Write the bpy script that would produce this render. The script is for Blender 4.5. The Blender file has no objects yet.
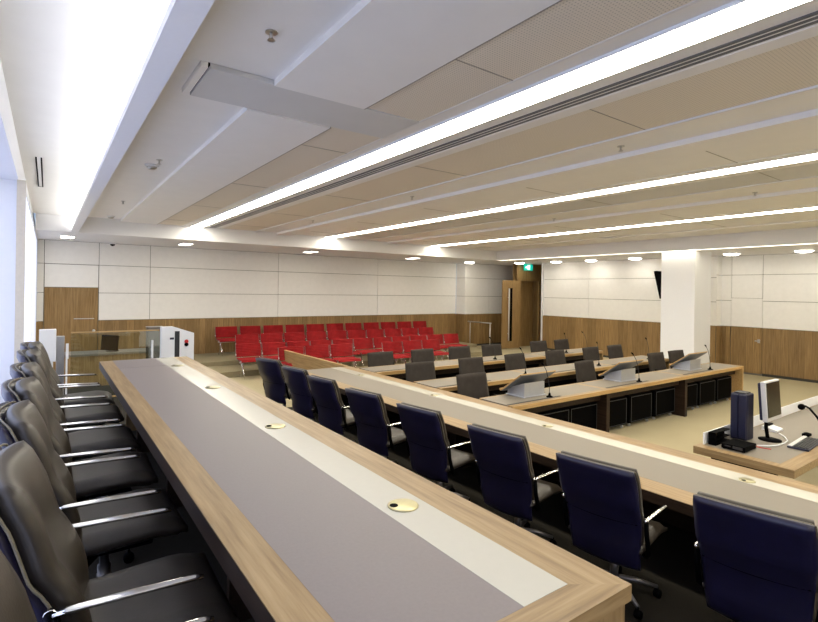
import bpy, bmesh, math, random
from math import sin, cos, pi, radians
from mathutils import Vector, Matrix
random.seed(7)
S = bpy.context.scene
COL = S.collection

# ------------------------------------------------------------------ materials
def mat(name):
    m = bpy.data.materials.new(name); m.use_nodes = True
    nt = m.node_tree; b = nt.nodes['Principled BSDF']
    return m, nt, b
def N(nt, t, **kw):
    n = nt.nodes.new(t)
    for k, v in kw.items(): setattr(n, k, v)
    return n
def coords(nt, scale, kind='Object'):
    tc = N(nt, 'ShaderNodeTexCoord'); mp = N(nt, 'ShaderNodeMapping')
    mp.inputs['Scale'].default_value = scale
    nt.links.new(tc.outputs[kind], mp.inputs['Vector']); return mp.outputs['Vector']
def ramp(nt, fac, stops):
    r = N(nt, 'ShaderNodeValToRGB'); e = r.color_ramp.elements
    while len(e) < len(stops): e.new(.5)
    for i, (p, c) in enumerate(stops):
        e[i].position = p; e[i].color = (*c, 1)
    nt.links.new(fac, r.inputs['Fac']); return r.outputs['Color']
def noise(nt, vec, scale=5, detail=4, rough=.55):
    n = N(nt, 'ShaderNodeTexNoise'); n.inputs['Scale'].default_value = scale
    n.inputs['Detail'].default_value = detail; n.inputs['Roughness'].default_value = rough
    nt.links.new(vec, n.inputs['Vector']); return n.outputs['Fac']
def bump(nt, b, fac, strength=.2, dist=.01):
    bp = N(nt, 'ShaderNodeBump'); bp.inputs['Strength'].default_value = strength; bp.inputs['Distance'].default_value = dist
    nt.links.new(fac, bp.inputs['Height']); nt.links.new(bp.outputs['Normal'], b.inputs['Normal'])
def spec(b, v): b.inputs['Specular IOR Level'].default_value = v

def plain(name, c, rough=.5, metal=0, sp=.5, var=.04, scale=30, bmp=0):
    m, nt, b = mat(name)
    v = coords(nt, (1, 1, 1)); f = noise(nt, v, scale)
    lo = tuple(max(0, x * (1 - var)) for x in c); hi = tuple(min(1, x * (1 + var)) for x in c)
    nt.links.new(ramp(nt, f, [(.3, lo), (.7, hi)]), b.inputs['Base Color'])
    b.inputs['Roughness'].default_value = rough; b.inputs['Metallic'].default_value = metal; spec(b, sp)
    if bmp: bump(nt, b, f, bmp, .004)
    return m
def wood(name, grain, dark, mid, light, rough=.42, sp=.4, board=0):
    """grain: axis the fibres run along"""
    m, nt, b = mat(name)
    long_, cross = 1.3, 26
    sc = [cross] * 3; sc['xyz'.index(grain)] = long_
    v = coords(nt, sc)
    f = noise(nt, v, 1.6, 6, .62)
    c = ramp(nt, f, [(.28, dark), (.5, mid), (.72, light)])
    if board:
        tc = N(nt, 'ShaderNodeTexCoord'); sx = N(nt, 'ShaderNodeSeparateXYZ'); nt.links.new(tc.outputs['Object'], sx.inputs[0])
        ad = N(nt, 'ShaderNodeMath', operation='ADD'); nt.links.new(sx.outputs['X'], ad.inputs[0]); nt.links.new(sx.outputs['Y'], ad.inputs[1])
        dv = N(nt, 'ShaderNodeMath', operation='DIVIDE'); nt.links.new(ad.outputs[0], dv.inputs[0]); dv.inputs[1].default_value = board
        fl = N(nt, 'ShaderNodeMath', operation='FLOOR'); nt.links.new(dv.outputs[0], fl.inputs[0])
        wn = N(nt, 'ShaderNodeTexWhiteNoise', noise_dimensions='1D'); nt.links.new(fl.outputs[0], wn.inputs['W'])
        mr = N(nt, 'ShaderNodeMapRange'); nt.links.new(wn.outputs['Value'], mr.inputs['Value'])
        mr.inputs['To Min'].default_value = .78; mr.inputs['To Max'].default_value = 1.15
        fr = N(nt, 'ShaderNodeMath', operation='FRACT'); nt.links.new(dv.outputs[0], fr.inputs[0])
        lt = N(nt, 'ShaderNodeMath', operation='GREATER_THAN'); nt.links.new(fr.outputs[0], lt.inputs[0]); lt.inputs[1].default_value = .05
        m2 = N(nt, 'ShaderNodeMapRange'); nt.links.new(lt.outputs[0], m2.inputs['Value']); m2.inputs['To Min'].default_value = .72
        ml = N(nt, 'ShaderNodeMath', operation='MULTIPLY'); nt.links.new(mr.outputs[0], ml.inputs[0]); nt.links.new(m2.outputs[0], ml.inputs[1])
        mx = N(nt, 'ShaderNodeVectorMath', operation='SCALE'); nt.links.new(c, mx.inputs[0]); nt.links.new(ml.outputs[0], mx.inputs['Scale'])
        c = mx.outputs[0]
    nt.links.new(c, b.inputs['Base Color']); b.inputs['Roughness'].default_value = rough; spec(b, sp)
    bump(nt, b, f, .08, .003)
    return m
def emit(name, c, s):
    m, nt, b = mat(name)
    b.inputs['Base Color'].default_value = (*c, 1); b.inputs['Emission Color'].default_value = (*c, 1)
    b.inputs['Emission Strength'].default_value = s; b.inputs['Roughness'].default_value = .5
    return m
def carpet(name, c, var=.12):
    m, nt, b = mat(name)
    v = coords(nt, (1, 1, 1)); f = noise(nt, v, 140, 3, .7); g = noise(nt, v, 1.3, 3)
    mix = N(nt, 'ShaderNodeMath', operation='MULTIPLY_ADD'); nt.links.new(g, mix.inputs[0]); mix.inputs[1].default_value = .35
    nt.links.new(f, mix.inputs[2])
    nt.links.new(ramp(nt, mix.outputs[0], [(.4, tuple(x * (1 - var) for x in c)), (.95, tuple(x * (1 + var) for x in c))]), b.inputs['Base Color'])
    b.inputs['Roughness'].default_value = .95; spec(b, .1); bump(nt, b, f, .5, .006)
    return m
def leather(name, c, rough=.42, sp=.5):
    m, nt, b = mat(name)
    v = coords(nt, (1, 1, 1)); f = noise(nt, v, 9, 3)
    vo = N(nt, 'ShaderNodeTexVoronoi'); vo.inputs['Scale'].default_value = 160; nt.links.new(v, vo.inputs['Vector'])
    nt.links.new(ramp(nt, f, [(.3, tuple(x * .85 for x in c)), (.7, tuple(x * 1.15 for x in c))]), b.inputs['Base Color'])
    b.inputs['Roughness'].default_value = rough; spec(b, sp); bump(nt, b, vo.outputs['Distance'], .12, .002)
    return m
def perforated(name, c):
    m, nt, b = mat(name)
    v = coords(nt, (48, 48, 48))
    vo = N(nt, 'ShaderNodeTexVoronoi'); vo.inputs['Scale'].default_value = 1; vo.inputs['Randomness'].default_value = 0
    nt.links.new(v, vo.inputs['Vector'])
    nt.links.new(ramp(nt, vo.outputs['Distance'], [(.16, tuple(x * .62 for x in c)), (.27, c)]), b.inputs['Base Color'])
    b.inputs['Roughness'].default_value = .6; spec(b, .3)
    return m
def glass(name, tint=(.9, .95, .93), mixf=.88):
    m, nt, b = mat(name)
    tr = N(nt, 'ShaderNodeBsdfTransparent'); tr.inputs['Color'].default_value = (*tint, 1)
    gl = N(nt, 'ShaderNodeBsdfGlossy'); gl.inputs['Roughness'].default_value = .03
    mx = N(nt, 'ShaderNodeMixShader'); mx.inputs[0].default_value = 1 - mixf
    nt.links.new(tr.outputs[0], mx.inputs[1]); nt.links.new(gl.outputs[0], mx.inputs[2])
    nt.links.new(mx.outputs[0], nt.nodes['Material Output'].inputs['Surface'])
    return m

W_D, W_M, W_L = (.19, .115, .044), (.285, .185, .080), (.38, .262, .128)      # oak veneer
T_D, T_M, T_L = (.20, .115, .042), (.285, .178, .070), (.37, .24, .105)      # wainscot veneer
WX = wood('oak_along_x', 'x', W_D, W_M, W_L)
WY = wood('oak_along_y', 'y', W_D, W_M, W_L)
WZ = wood('oak_upright', 'z', T_D, W_M, W_L)
WW = wood('wainscot_oak', 'z', T_D, T_M, T_L, .5, .35, board=.17)
WDR = wood('door_oak', 'z', T_D, T_M, T_L, .5, .3)
WDK = wood('dark_walnut', 'y', (.016, .009, .006), (.026, .015, .009), (.040, .023, .014), .5, .2)
YEL = wood('oak_lipping', 'x', (.36, .21, .075), (.46, .29, .115), (.55, .36, .16), .35)
CREAM = plain('cream_panel', (.86, .85, .82), .75, sp=.2, var=.02, scale=8)
GAP = plain('dark_gap', (.20, .19, .165), .9, sp=.1)
WHITE = plain('white_paint', (.79, .80, .83), .6, sp=.3, var=.01)
CEILW = plain('ceiling_white', (.82, .81, .79), .6, sp=.25, var=.015, scale=4)
CEILG = plain('ceiling_grey_panel', (.62, .62, .61), .6, sp=.25, var=.015, scale=4)
PERF = perforated('perforated_panel', (.74, .68, .58))
FASC = plain('fascia_white', (.74, .74, .75), .55, sp=.3, var=.01)
CARP = carpet('beige_carpet', (.40, .345, .22))
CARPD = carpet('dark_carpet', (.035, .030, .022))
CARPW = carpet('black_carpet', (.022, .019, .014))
CARPS = carpet('step_carpet', (.28, .24, .15))
SLOT = plain('vent_slot', (.13, .135, .14), .7)
JOINT = plain('panel_joint', (.30, .28, .24), .8)
BLANK = plain('skirting', (.03, .028, .024), .6)
NAVY = leather('navy_leather', (.0075, .0065, .030), .36, .6)  # dark leather with the windows' blue daylight put into its colour
BROWN = leather('dark_brown_leather', (.032, .025, .018), .40, .45)
PIPE = leather('tan_piping', (.15, .13, .09), .5, .4)
CHROME = plain('chrome', (.86, .86, .84), .10, 1, var=.01)
STEEL = plain('brushed_steel', (.55, .54, .52), .32, 1, var=.05, scale=60)
STEELD = plain('dark_steel', (.20, .19, .18), .4, .8)
BRASS = plain('satin_cable_disc', (.42, .385, .235), .36, 1, var=.05)
BLACK = plain('black_plastic', (.0022, .0022, .0024), .6, sp=.02)
DGREY = plain('dark_grey_plastic', (.03, .03, .032), .5, sp=.3)
INLAY = plain('mauve_grey_inlay', (.205, .175, .170), .48, sp=.35, var=.03, scale=90, bmp=.05)
INLAYB = plain('taupe_inlay', (.215, .188, .152), .5, sp=.35, var=.03, scale=90, bmp=.05)
STRIP = plain('cream_glass_strip', (.54, .52, .44), .22, sp=.5, var=.01)
RED = leather('red_fabric', (.30, .012, .014), .7, .2)
GREYF = leather('charcoal_fabric', (.042, .035, .030), .8, .15)
ALU = plain('satin_aluminium', (.50, .52, .56), .38, .6, var=.03)
SILV = plain('silver_plastic', (.62, .62, .62), .4, .3, var=.02)
WPL = plain('white_plastic', (.78, .79, .80), .4, var=.01)
SCR = plain('black_screen', (.018, .016, .012), .18, sp=.6)
GLASS = glass('clear_glass')
GLASSG = glass('grey_glass', (.55, .55, .54), .8)
DAYTINTP = plain('navy_plastic', (.006, .007, .030), .42, sp=.5)  # near-black plastic, blue window light mixed into the colour
REDP = plain('red_plastic', (.55, .02, .02), .5)
TEAL = emit('exit_green', (.0, .36, .27), .9)
SIGNW = emit('exit_white', (.9, 1, .95), 1.2)
TUBE = emit('ceiling_tube', (1, .94, .80), 17.5)
DOWN = emit('downlight_lamp', (1, .93, .78), 12)
DOWNR = emit('round_downlight_lamp', (1, .94, .82), 16)
COVE = emit('cove_lamp', (1, .97, .90), 8)
EDGE = emit('edge_lamp', (1, .93, .74), 9)
DAY = emit('window_daylight', (.60, .69, 1.0), 1.0)

BLIND = emit('daylit_blind', (.74, .80, 1.0), .48)

# ------------------------------------------------------------------ mesh builder
class MB:
    def __init__(s): s.bm = bmesh.new()
    def _faces(s, geom, mi, smooth=False):
        for f in geom: f.material_index = mi; f.smooth = smooth
    def box(s, x0, x1, y0, y1, z0, z1, mi=0, bev=0, seg=2):
        n0 = len(s.bm.faces)
        r = bmesh.ops.create_cube(s.bm, size=1)
        vs = r['verts']
        for v in vs:
            v.co = Vector(((x0 + x1) / 2 + v.co.x * (x1 - x0), (y0 + y1) / 2 + v.co.y * (y1 - y0), (z0 + z1) / 2 + v.co.z * (z1 - z0)))
        fs = list({f for v in vs for f in v.link_faces})
        s._faces(fs, mi)
        if bev:
            es = list({e for v in vs for e in v.link_edges})
            bmesh.ops.bevel(s.bm, geom=es, offset=bev, segments=seg, affect='EDGES', profile=.5, material=-1)
        return s
    def obox(s, size, M, mi=0, bev=0, seg=2):
        r = bmesh.ops.create_cube(s.bm, size=1); vs = r['verts']
        for v in vs: v.co = Vector((v.co.x * size[0], v.co.y * size[1], v.co.z * size[2]))
        s._faces(list({f for v in vs for f in v.link_faces}), mi)
        if bev:
            es = list({e for v in vs for e in v.link_edges})
            rb = bmesh.ops.bevel(s.bm, geom=es, offset=bev, segments=seg, affect='EDGES', profile=.5, material=-1)
            vs = list({v for f in rb['faces'] for v in f.verts} | {v for v in vs if v.is_valid})
        for v in vs: v.co = M @ v.co
        return s
    def tube(s, pts, r, n=10, mi=0, flat=1.0):
        pts = [Vector(p) for p in pts]; rings = []
        rr = r if isinstance(r, (list, tuple)) else [r] * len(pts)
        up = None
        for i, p in enumerate(pts):
            d = (pts[min(i + 1, len(pts) - 1)] - pts[max(i - 1, 0)]).normalized()
            if up is None:
                up = Vector((0, 0, 1)) if abs(d.z) < .9 else Vector((1, 0, 0))
            a = d.cross(up).normalized(); b = a.cross(d).normalized(); up = b
            rings.append([s.bm.verts.new(p + a * (cos(2 * pi * k / n) * rr[i]) + b * (sin(2 * pi * k / n) * rr[i] * flat)) for k in range(n)])
        for i in range(len(rings) - 1):
            for k in range(n):
                f = s.bm.faces.new((rings[i][k], rings[i][(k + 1) % n], rings[i + 1][(k + 1) % n], rings[i + 1][k]))
                f.smooth = True; f.material_index = mi
        for rg, rev in ((rings[0], True), (rings[-1], False)):
            f = s.bm.faces.new(rg[::-1] if rev else rg); f.material_index = mi
        return s
    def lathe(s, prof, c=(0, 0, 0), n=24, mi=0, axis='z', smooth=True):
        c = Vector(c); rings = []
        def pt(r, h, a):
            if axis == 'z': return c + Vector((r * cos(a), r * sin(a), h))
            if axis == 'x': return c + Vector((h, r * cos(a), r * sin(a)))
            return c + Vector((r * sin(a), h, r * cos(a)))
        for r, h in prof:
            rings.append([s.bm.verts.new(pt(max(r, 1e-5), h, 2 * pi * k / n)) for k in range(n)])
        for i in range(len(rings) - 1):
            for k in range(n):
                f = s.bm.faces.new((rings[i][k], rings[i][(k + 1) % n], rings[i + 1][(k + 1) % n], rings[i + 1][k]))
                f.smooth = smooth; f.material_index = mi
        for rg, rev in ((rings[0], True), (rings[-1], False)):
            f = s.bm.faces.new(rg[::-1] if rev else rg); f.material_index = mi
        return s
    def prism(s, poly, a, b, axis='y', mi=0):
        """poly: 2-D outline; extruded along axis from a to b"""
        def P(u, v, w):
            return {'y': (u, w, v), 'x': (w, u, v), 'z': (u, v, w)}[axis]
        A = [s.bm.verts.new(P(u, v, a)) for u, v in poly]; B = [s.bm.verts.new(P(u, v, b)) for u, v in poly]
        n = len(poly)
        fs = [s.bm.faces.new(A), s.bm.faces.new(B[::-1])]
        for i in range(n): fs.append(s.bm.faces.new((A[i], B[i], B[(i + 1) % n], A[(i + 1) % n])))
        for f in fs: f.material_index = mi
        return s
    def slab(s, fn, nu, nv, thick, mi=0, edge=None):
        """closed curved cushion: fn(u,v)->(point, normal), u,v in 0..1; thick(u,v) half thickness each way"""
        F = [[None] * (nv + 1) for _ in range(nu + 1)]; Bk = [[None] * (nv + 1) for _ in range(nu + 1)]
        for i in range(nu + 1):
            for j in range(nv + 1):
                p, nrm = fn(i / nu, j / nv); t = thick(i / nu, j / nv)
                F[i][j] = s.bm.verts.new(Vector(p) + Vector(nrm) * t); Bk[i][j] = s.bm.verts.new(Vector(p) - Vector(nrm) * t)
        def q(a, b, c, d):
            f = s.bm.faces.new((a, b, c, d)); f.smooth = True; f.material_index = mi
        for i in range(nu):
            for j in range(nv):
                q(F[i][j], F[i + 1][j], F[i + 1][j + 1], F[i][j + 1]); q(Bk[i][j], Bk[i][j + 1], Bk[i + 1][j + 1], Bk[i + 1][j])
        for i in range(nu):
            q(F[i][0], Bk[i][0], Bk[i + 1][0], F[i + 1][0]); q(F[i][nv], F[i + 1][nv], Bk[i + 1][nv], Bk[i][nv])
        for j in range(nv):
            q(F[0][j], F[0][j + 1], Bk[0][j + 1], Bk[0][j]); q(F[nu][j], Bk[nu][j], Bk[nu][j + 1], F[nu][j + 1])
        return s
    def build(s, name, mats, parent=None, world=False):
        """world=True: vertices are given in world space, the parent (if any) only translates"""
        bmesh.ops.recalc_face_normals(s.bm, faces=s.bm.faces[:])
        me = bpy.data.meshes.new(name); s.bm.to_mesh(me); s.bm.free()
        for m in (mats if isinstance(mats, (list, tuple)) else [mats]): me.materials.append(m)
        o = bpy.data.objects.new(name, me); COL.objects.link(o)
        if parent:
            o.parent = parent
            if world:
                off = Vector(parent.location); p = parent.parent
                while p: off += Vector(p.location); p = p.parent
                me.transform(Matrix.Translation(-off))
        return o
def recenter(o):
    """put the origin of a world-built single mesh at its base centre"""
    vs = [v.co for v in o.data.vertices]
    c = Vector(((min(v.x for v in vs) + max(v.x for v in vs)) / 2, (min(v.y for v in vs) + max(v.y for v in vs)) / 2, min(v.z for v in vs)))
    o.data.transform(Matrix.Translation(-c)); o.location = c
    return o
def tag(o, label, cat, group=None):
    o['label'] = label; o['category'] = cat
    if group: o['group'] = group
    return o
def thing(name, label, cat, loc=(0, 0, 0), rz=0, group=None):
    o = bpy.data.objects.new(name, None); COL.objects.link(o); o.empty_display_size = .2
    o.location = loc; o.rotation_euler = (0, 0, rz); return tag(o, label, cat, group)
def struct(o, label=None):
    o['kind'] = 'structure'
    if label: o['label'] = label
    return o
KIDS = {}
def kids(o): return [c for c in bpy.data.objects if c.parent == o]
def dup(o, loc, rz, label, group=None):
    tree = KIDS.get(o.name)
    if tree is None:
        def T(x): return [(c, T(c)) for c in kids(x)]
        tree = KIDS[o.name] = T(o)
    r = o.copy(); COL.objects.link(r); r.location = loc; r.rotation_euler = (0, 0, rz); r['label'] = label
    if group: r['group'] = group
    def C(lst, par):
        for c, sub in lst:
            k = c.copy(); COL.objects.link(k); k.parent = par; C(sub, k)
    C(tree, r)
    return r
ORD = ['first', 'second', 'third', 'fourth', 'fifth', 'sixth', 'seventh', 'eighth', 'ninth', 'tenth', 'eleventh']

# ------------------------------------------------------------------ room shell
ZC, ZS = 3.68, 3.34                     # raised ceiling, perimeter soffit
DA = .635                                # judges' dais
struct(MB().box(-1.2, 17.6, -5.2, 16.8, -.2, 0).build('floor', CARP))
# dais carrying the front bench
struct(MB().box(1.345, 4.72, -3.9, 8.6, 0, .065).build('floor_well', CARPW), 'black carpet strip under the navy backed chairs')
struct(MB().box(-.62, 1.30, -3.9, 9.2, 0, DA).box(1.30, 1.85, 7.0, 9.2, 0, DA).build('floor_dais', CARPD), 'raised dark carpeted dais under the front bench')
# audience steps at the back
struct(MB().box(1.95, 13.0, 12.55, 15.58, 0, .14, 0, .008).box(1.95, 13.0, 13.7, 15.58, .14, .25, 0, .008).build('trim_1', CARPS), 'two carpeted steps carrying the red seating')

def panel_wall(name, axis, at, segs, rows, sgn, gap=.006, skip=()):
    """cream acoustic panels over a dark backing; axis 'y': plane y=at"""
    mb = MB()
    a0, a1 = segs[0], segs[-1]
    def B(u0, u1, d0, d1, z0, z1, mi, bev=0):
        lo, hi = sorted((at + sgn * d0, at + sgn * d1))
        if axis == 'y': mb.box(u0, u1, lo, hi, z0, z1, mi, bev, 1)
        else: mb.box(lo, hi, u0, u1, z0, z1, mi, bev, 1)
    B(a0 + .03, a1 - .03, .02, .20, 0, rows[-1] + .34, 1)
    for i in range(len(segs) - 1):
        for j in range(len(rows) - 1):
            if (i, j) in skip: continue
            B(segs[i] + gap, segs[i + 1] - gap, 0, .022, rows[j] + gap, rows[j + 1] - gap, 0, .003)
    return struct(mb.build(name, [CREAM, GAP]))
panel_wall('wall_back', 'y', 15.6, [-.22, -.075, 1.10, 2.32, 6.03, 9.8, 13.59], [1.285, 2.01, 2.745, ZS], 1, skip=((1, 0), (1, 1)))
MBX = MB().box(-.075 + .012, 1.10 - .012, 15.6, 15.622, 2.155, 2.735).box(-.075 + .012, 1.10 - .012, 15.622, 15.66, 0, 2.8).build('wall_back_over_door', CREAM); struct(MBX)
# shallow pier and the wall set forward beside the entrance
panel_wall('wall_pier', 'x', 13.59, [15.05, 15.6], [1.285, 2.01, 2.745, ZS], 1)
panel_wall('wall_entrance', 'y', 15.04, [13.6, 14.9, 17.2], [1.285, 2.01, 2.745, ZS], 1)
panel_wall('wall_right', 'x', 15.7, [6.62, 7.2, 10.84, 12.86], [1.315, 2.01, 2.715, ZS], 1)
panel_wall('wall_right_return', 'y', 6.60, [15.7, 16.0], [1.315, 2.06, 2.79, ZS], 1)
panel_wall('wall_right_front', 'x', 16.0, [-4.0, .75, 4.4 - 2.5 + 3.66, 6.34, 6.63], [1.315, 2.06, 2.79, ZS], 1, skip=((2, 0), (2, 1)))
struct(MB().box(16.0, 16.022, 5.567, 6.334, 2.137, 2.785).build('wall_right_over_door', CREAM))
struct(MB().box(-1.2, 16.3, -4.25, -4.0, 0, 3.9).build('wall_front', CREAM))
# wainscot
def wains(n, x0, x1, y0, y1, z1, z0=.0):
    return struct(MB().box(x0, x1, y0, y1, z0 + .07, z1, 0, .002, 1).box(x0 + .006, x1 - .006, y0 + .006, y1 - .006, z0, z0 + .07, 1).build(n, [WW, BLANK]))
wains('baseboard_back', -.22, -.075, 15.575, 15.62, 1.28)
wains('baseboard_back', 1.10, 13.6, 15.575, 15.62, 1.28)
wains('baseboard_pier', 13.565, 13.6, 15.03, 15.575, 1.28)
wains('baseboard_entrance', 13.6, 17.2, 15.015, 15.05, 1.28)
wains('baseboard_right', 15.675, 15.71, 6.62, 12.87, 1.31)
wains('baseboard_right_return', 15.71, 15.975, 6.575, 6.61, 1.31)
wains('baseboard_right_front', 15.975, 16.02, -4.0, 5.545, 1.31)
wains('baseboard_right_front', 15.975, 16.02, 6.355, 6.605, 1.31)
struct(MB().box(15.62, 15.95, 12.86, 12.90, 0, ZS).build('trim_2', WHITE), 'white edge of the right wall at the entrance')
# entrance portal
struct(MB().box(15.12, 17.2, 13.62, 13.72, 2.66, ZS, 0).box(15.12, 15.2, 13.62, 13.72, 0, 2.66, 0).box(16.35, 17.2, 13.62, 13.72, 0, 2.66, 0)
       .box(15.2, 16.35, 13.95, 14.0, 0, ZS).box(17.2, 17.3, 12.8, 15.3, 0, ZS).box(15.9, 17.3, 12.86, 12.9, 0, ZS).build('wall_portal', WDR), 'wood lined entrance portal')
d = MB().box(14.18, 15.19, 13.56, 13.605, .02, 2.655, 0, .003)
door = struct(d.build('door_1', WDR), 'tall oak entrance door standing open with narrow glazed slot')
MB().box(14.59, 14.71, 13.550, 13.614, .30, 2.36).build('vision_slot', BLACK, door)
MB().tube([(14.47, 13.50, .32), (14.47, 13.50, 2.34)], .022).tube([(14.47, 13.50, .6), (14.47, 13.56, .6)], .01).tube([(14.47, 13.50, 2.0), (14.47, 13.56, 2.0)], .01).build('pull_handle', SILV, door)
# flush door in back wall
door = struct(MB().box(-.062, 1.085, 15.585, 15.63, .0, 2.14, 0, .003).build('door_2', WDR), 'flush oak door in the back wall')
MB().tube([(.56, 15.53, 1.34), (1.0, 15.53, 1.34)], .011).tube([(.58, 15.53, 1.34), (.58, 15.585, 1.34)], .008).tube([(.98, 15.53, 1.34), (.98, 15.585, 1.34)], .008).build('bar_handle', SILV, door)
MB().lathe([(.035, 0), (.035, -.03), (.02, -.05)], (1.0, 15.585, 1.02), 16, axis='y').build('door_knob', SILV, door)
# jib door in the right wall, wood below and cream above
door = struct(MB().box(15.985, 16.03, 5.56, 6.335, .05, 1.31, 0, .002).box(15.99, 16.03, 5.56, 6.335, 1.325, 2.13, 1, .002).build('door_3', [WW, CREAM]), 'flush jib door in the right wall')
MB().box(15.95, 15.985, 5.60, 5.72, .94, .965).box(15.975, 15.985, 5.60, 5.66, .90, 1.0).build('lever_handle', STEEL, door)

# left window wall
struct(MB().box(-.66, -.24, 6.98, 15.8, 0, ZS).box(-.24, -.22, 6.98, 15.8, 0, DA + .1).box(-.24, -.22, 6.98, 15.8, ZS - .04, ZS).box(-.24, -.22, 6.98, 7.04, DA + .1, ZS - .04).box(-.24, -.22, 15.3, 15.8, DA + .1, ZS - .04).build('wall_left', WHITE))
wf = struct(MB().box(-.24, -.225, 11.1, 11.13, DA + .1, ZS - .04).build('window_7', WHITE))
MB().box(-.239, -.232, 7.04, 11.1, DA + .1, ZS - .04).build('frosted_blind', BLIND, wf); MB().box(-.239, -.232, 11.13, 15.3, DA + .1, ZS - .04).build('frosted_blind', BLIND, wf)
struct(MB().box(-.66, -.27, -4, 15.8, ZS, ZC + .1).build('wall_left_upper', WHITE))
struct(MB().box(-.285, -.205, 6.93, 6.98, DA, ZS).build('trim_3', plain('beige_trim', (.62, .56, .45), .5)), 'beige reveal trim at the window end')
struct(MB().box(-.66, -.40, -4, 6.98, 0, DA + .25).build('wall_left_sill', WHITE))
y = -3.9; k = 1
while y < 6.7:
    y2 = min(y + 1.81, 6.97)
    w = struct(MB().box(-.62, -.57, y, y + .05, DA + .25, ZS).box(-.62, -.57, y2 - .05, y2, DA + .25, ZS).box(-.62, -.57, y + .05, y2 - .05, DA + .25, DA + .30)
               .box(-.62, -.57, y + .05, y2 - .05, ZS - .05, ZS).build('window_%d' % k, WHITE))
    MB().box(-.61, -.60, y + .05, y2 - .05, DA + .30, ZS - .05).build('frosted_pane', DAY, w)
    y = y2; k += 1

# ------------------------------------------------------------------ ceiling
Y0, Y1 = -4.0, 12.95
cm = MB()
def strip(x0, x1, z, mi, y0=Y0, y1=Y1): cm.box(x0, x1, y0, y1, z, ZC + .22, mi)
LX = [(2.79, 3.05), (6.35, 6.63), (10.14, 10.42)]
# bay beside the windows and first bay
strip(-.27, .525, ZC, 0)
for ya_, yb_ in ((Y0, 3.50), (4.10, Y1)):
    strip(.525, 1.30, ZC + .015, 0, ya_, yb_); strip(1.30, 2.05, ZC - .03, 0, ya_, yb_); strip(2.05, 2.60, ZC - .012, 1, ya_, yb_)
strip(.525, .80, ZC + .015, 0, 3.50, 4.10)
cm.box(.80, 2.60, 3.50, 4.10, ZC + .05, ZC + .22, 0)
strip(2.60, 2.625, ZC - .015, 4); strip(2.625, 2.79, ZC + .005, 0)
strip(3.05, 3.225, ZC + .005, 0)
for a in (3.225, 3.275, 3.325): strip(a, a + .028, ZC - .003, 6); strip(a + .028, a + .05, ZC, 0)
strip(3.375, 3.51, ZC - .005, 0)
strip(3.51, 4.36, ZC + .005, 1)
strip(4.36, 4.385, ZC - .012, 4); strip(4.385, 4.92, ZC + .008, 0)
strip(4.92, 5.30, ZC - .045, 0); strip(5.30, 6.22, ZC, 0)
strip(6.22, 6.35, ZC - .008, 0); strip(6.63, 6.85, ZC - .008, 0)
strip(6.85, 7.62, ZC, 2); strip(7.62, 7.65, ZC - .012, 4); strip(7.65, 8.45, ZC + .008, 0)
strip(8.45, 8.82, ZC - .045, 0); strip(8.82, 9.95, ZC, 0); strip(9.95, 10.14, ZC - .008, 0)
strip(10.42, 10.62, ZC - .008, 0); strip(10.62, 11.9, ZC, 0); strip(11.9, 12.3, ZC - .03, 0); strip(12.3, 13.2, ZC, 0)
for a, b in LX: strip(a, b, ZC + .06, 0)
# cross joints between the panels
for kx, (a, b) in enumerate([(2.05, 2.60), (3.51, 4.36), (5.30, 6.22), (6.85, 7.62), (8.82, 9.95), (10.62, 11.9)]):
    zz = ZC + (.005 if kx == 1 else -.012 if kx == 0 else 0)
    yy = -2.31 + (.0 if kx % 2 else -.03)
    while yy < 12.5:
        cm.box(a, b, yy, yy + .008, zz - .0025, zz + .05, 5); yy += 2.38
cm.box(2.045, 2.053, Y0, 3.5, ZC - .032, ZC, 5); cm.box(2.045, 2.053, 4.1, Y1, ZC - .032, ZC, 5)
struct(cm.build('ceiling', [CEILW, PERF, CEILG, GAP, FASC, JOINT, SLOT]))
# grey access panel crossing the first bay
struct(MB().box(.862, 2.598, 3.508, 4.092, ZC - .02, ZC + .04, 0, .002).box(.848, .862, 3.508, 4.092, ZC, ZC + .04, 1).box(.805, .848, 3.508, 4.092, ZC - .02, ZC + .04, 2)
       .build('trim_4', [CEILG, BLACK, CEILW]), 'flat grey access panel across the ceiling')
# perimeter soffit, bulkhead and cove beam
struct(MB().box(-.22, 17.3, 12.95, 15.8, ZS, ZC + .2).build('trim_5', FASC), 'white soffit along the back wall')
struct(MB().box(13.2, 13.24, -4, 12.95, ZS, ZC + .2).box(13.36, 17.3, -4, 12.95, ZS, ZC + .2).box(13.24, 13.36, -4, 12.95, ZS + .05, ZC + .2)
       .build('trim_6', FASC), 'white soffit along the right wall with a light slot')
struct(MB().box(.40, .525, -4, 12.95, ZS, ZS + .02).box(.40, .415, -4, 12.95, ZS + .02, ZS + .05).box(.505, .525, -4, 12.95, ZS + .02, ZC).build('trim_7', FASC), 'white cove beam beside the windows')
struct(MB().box(13.36, 14.25, 6.14, 7.0, 0, ZS).build('column', WHITE), 'square white column by the right wall')

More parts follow.
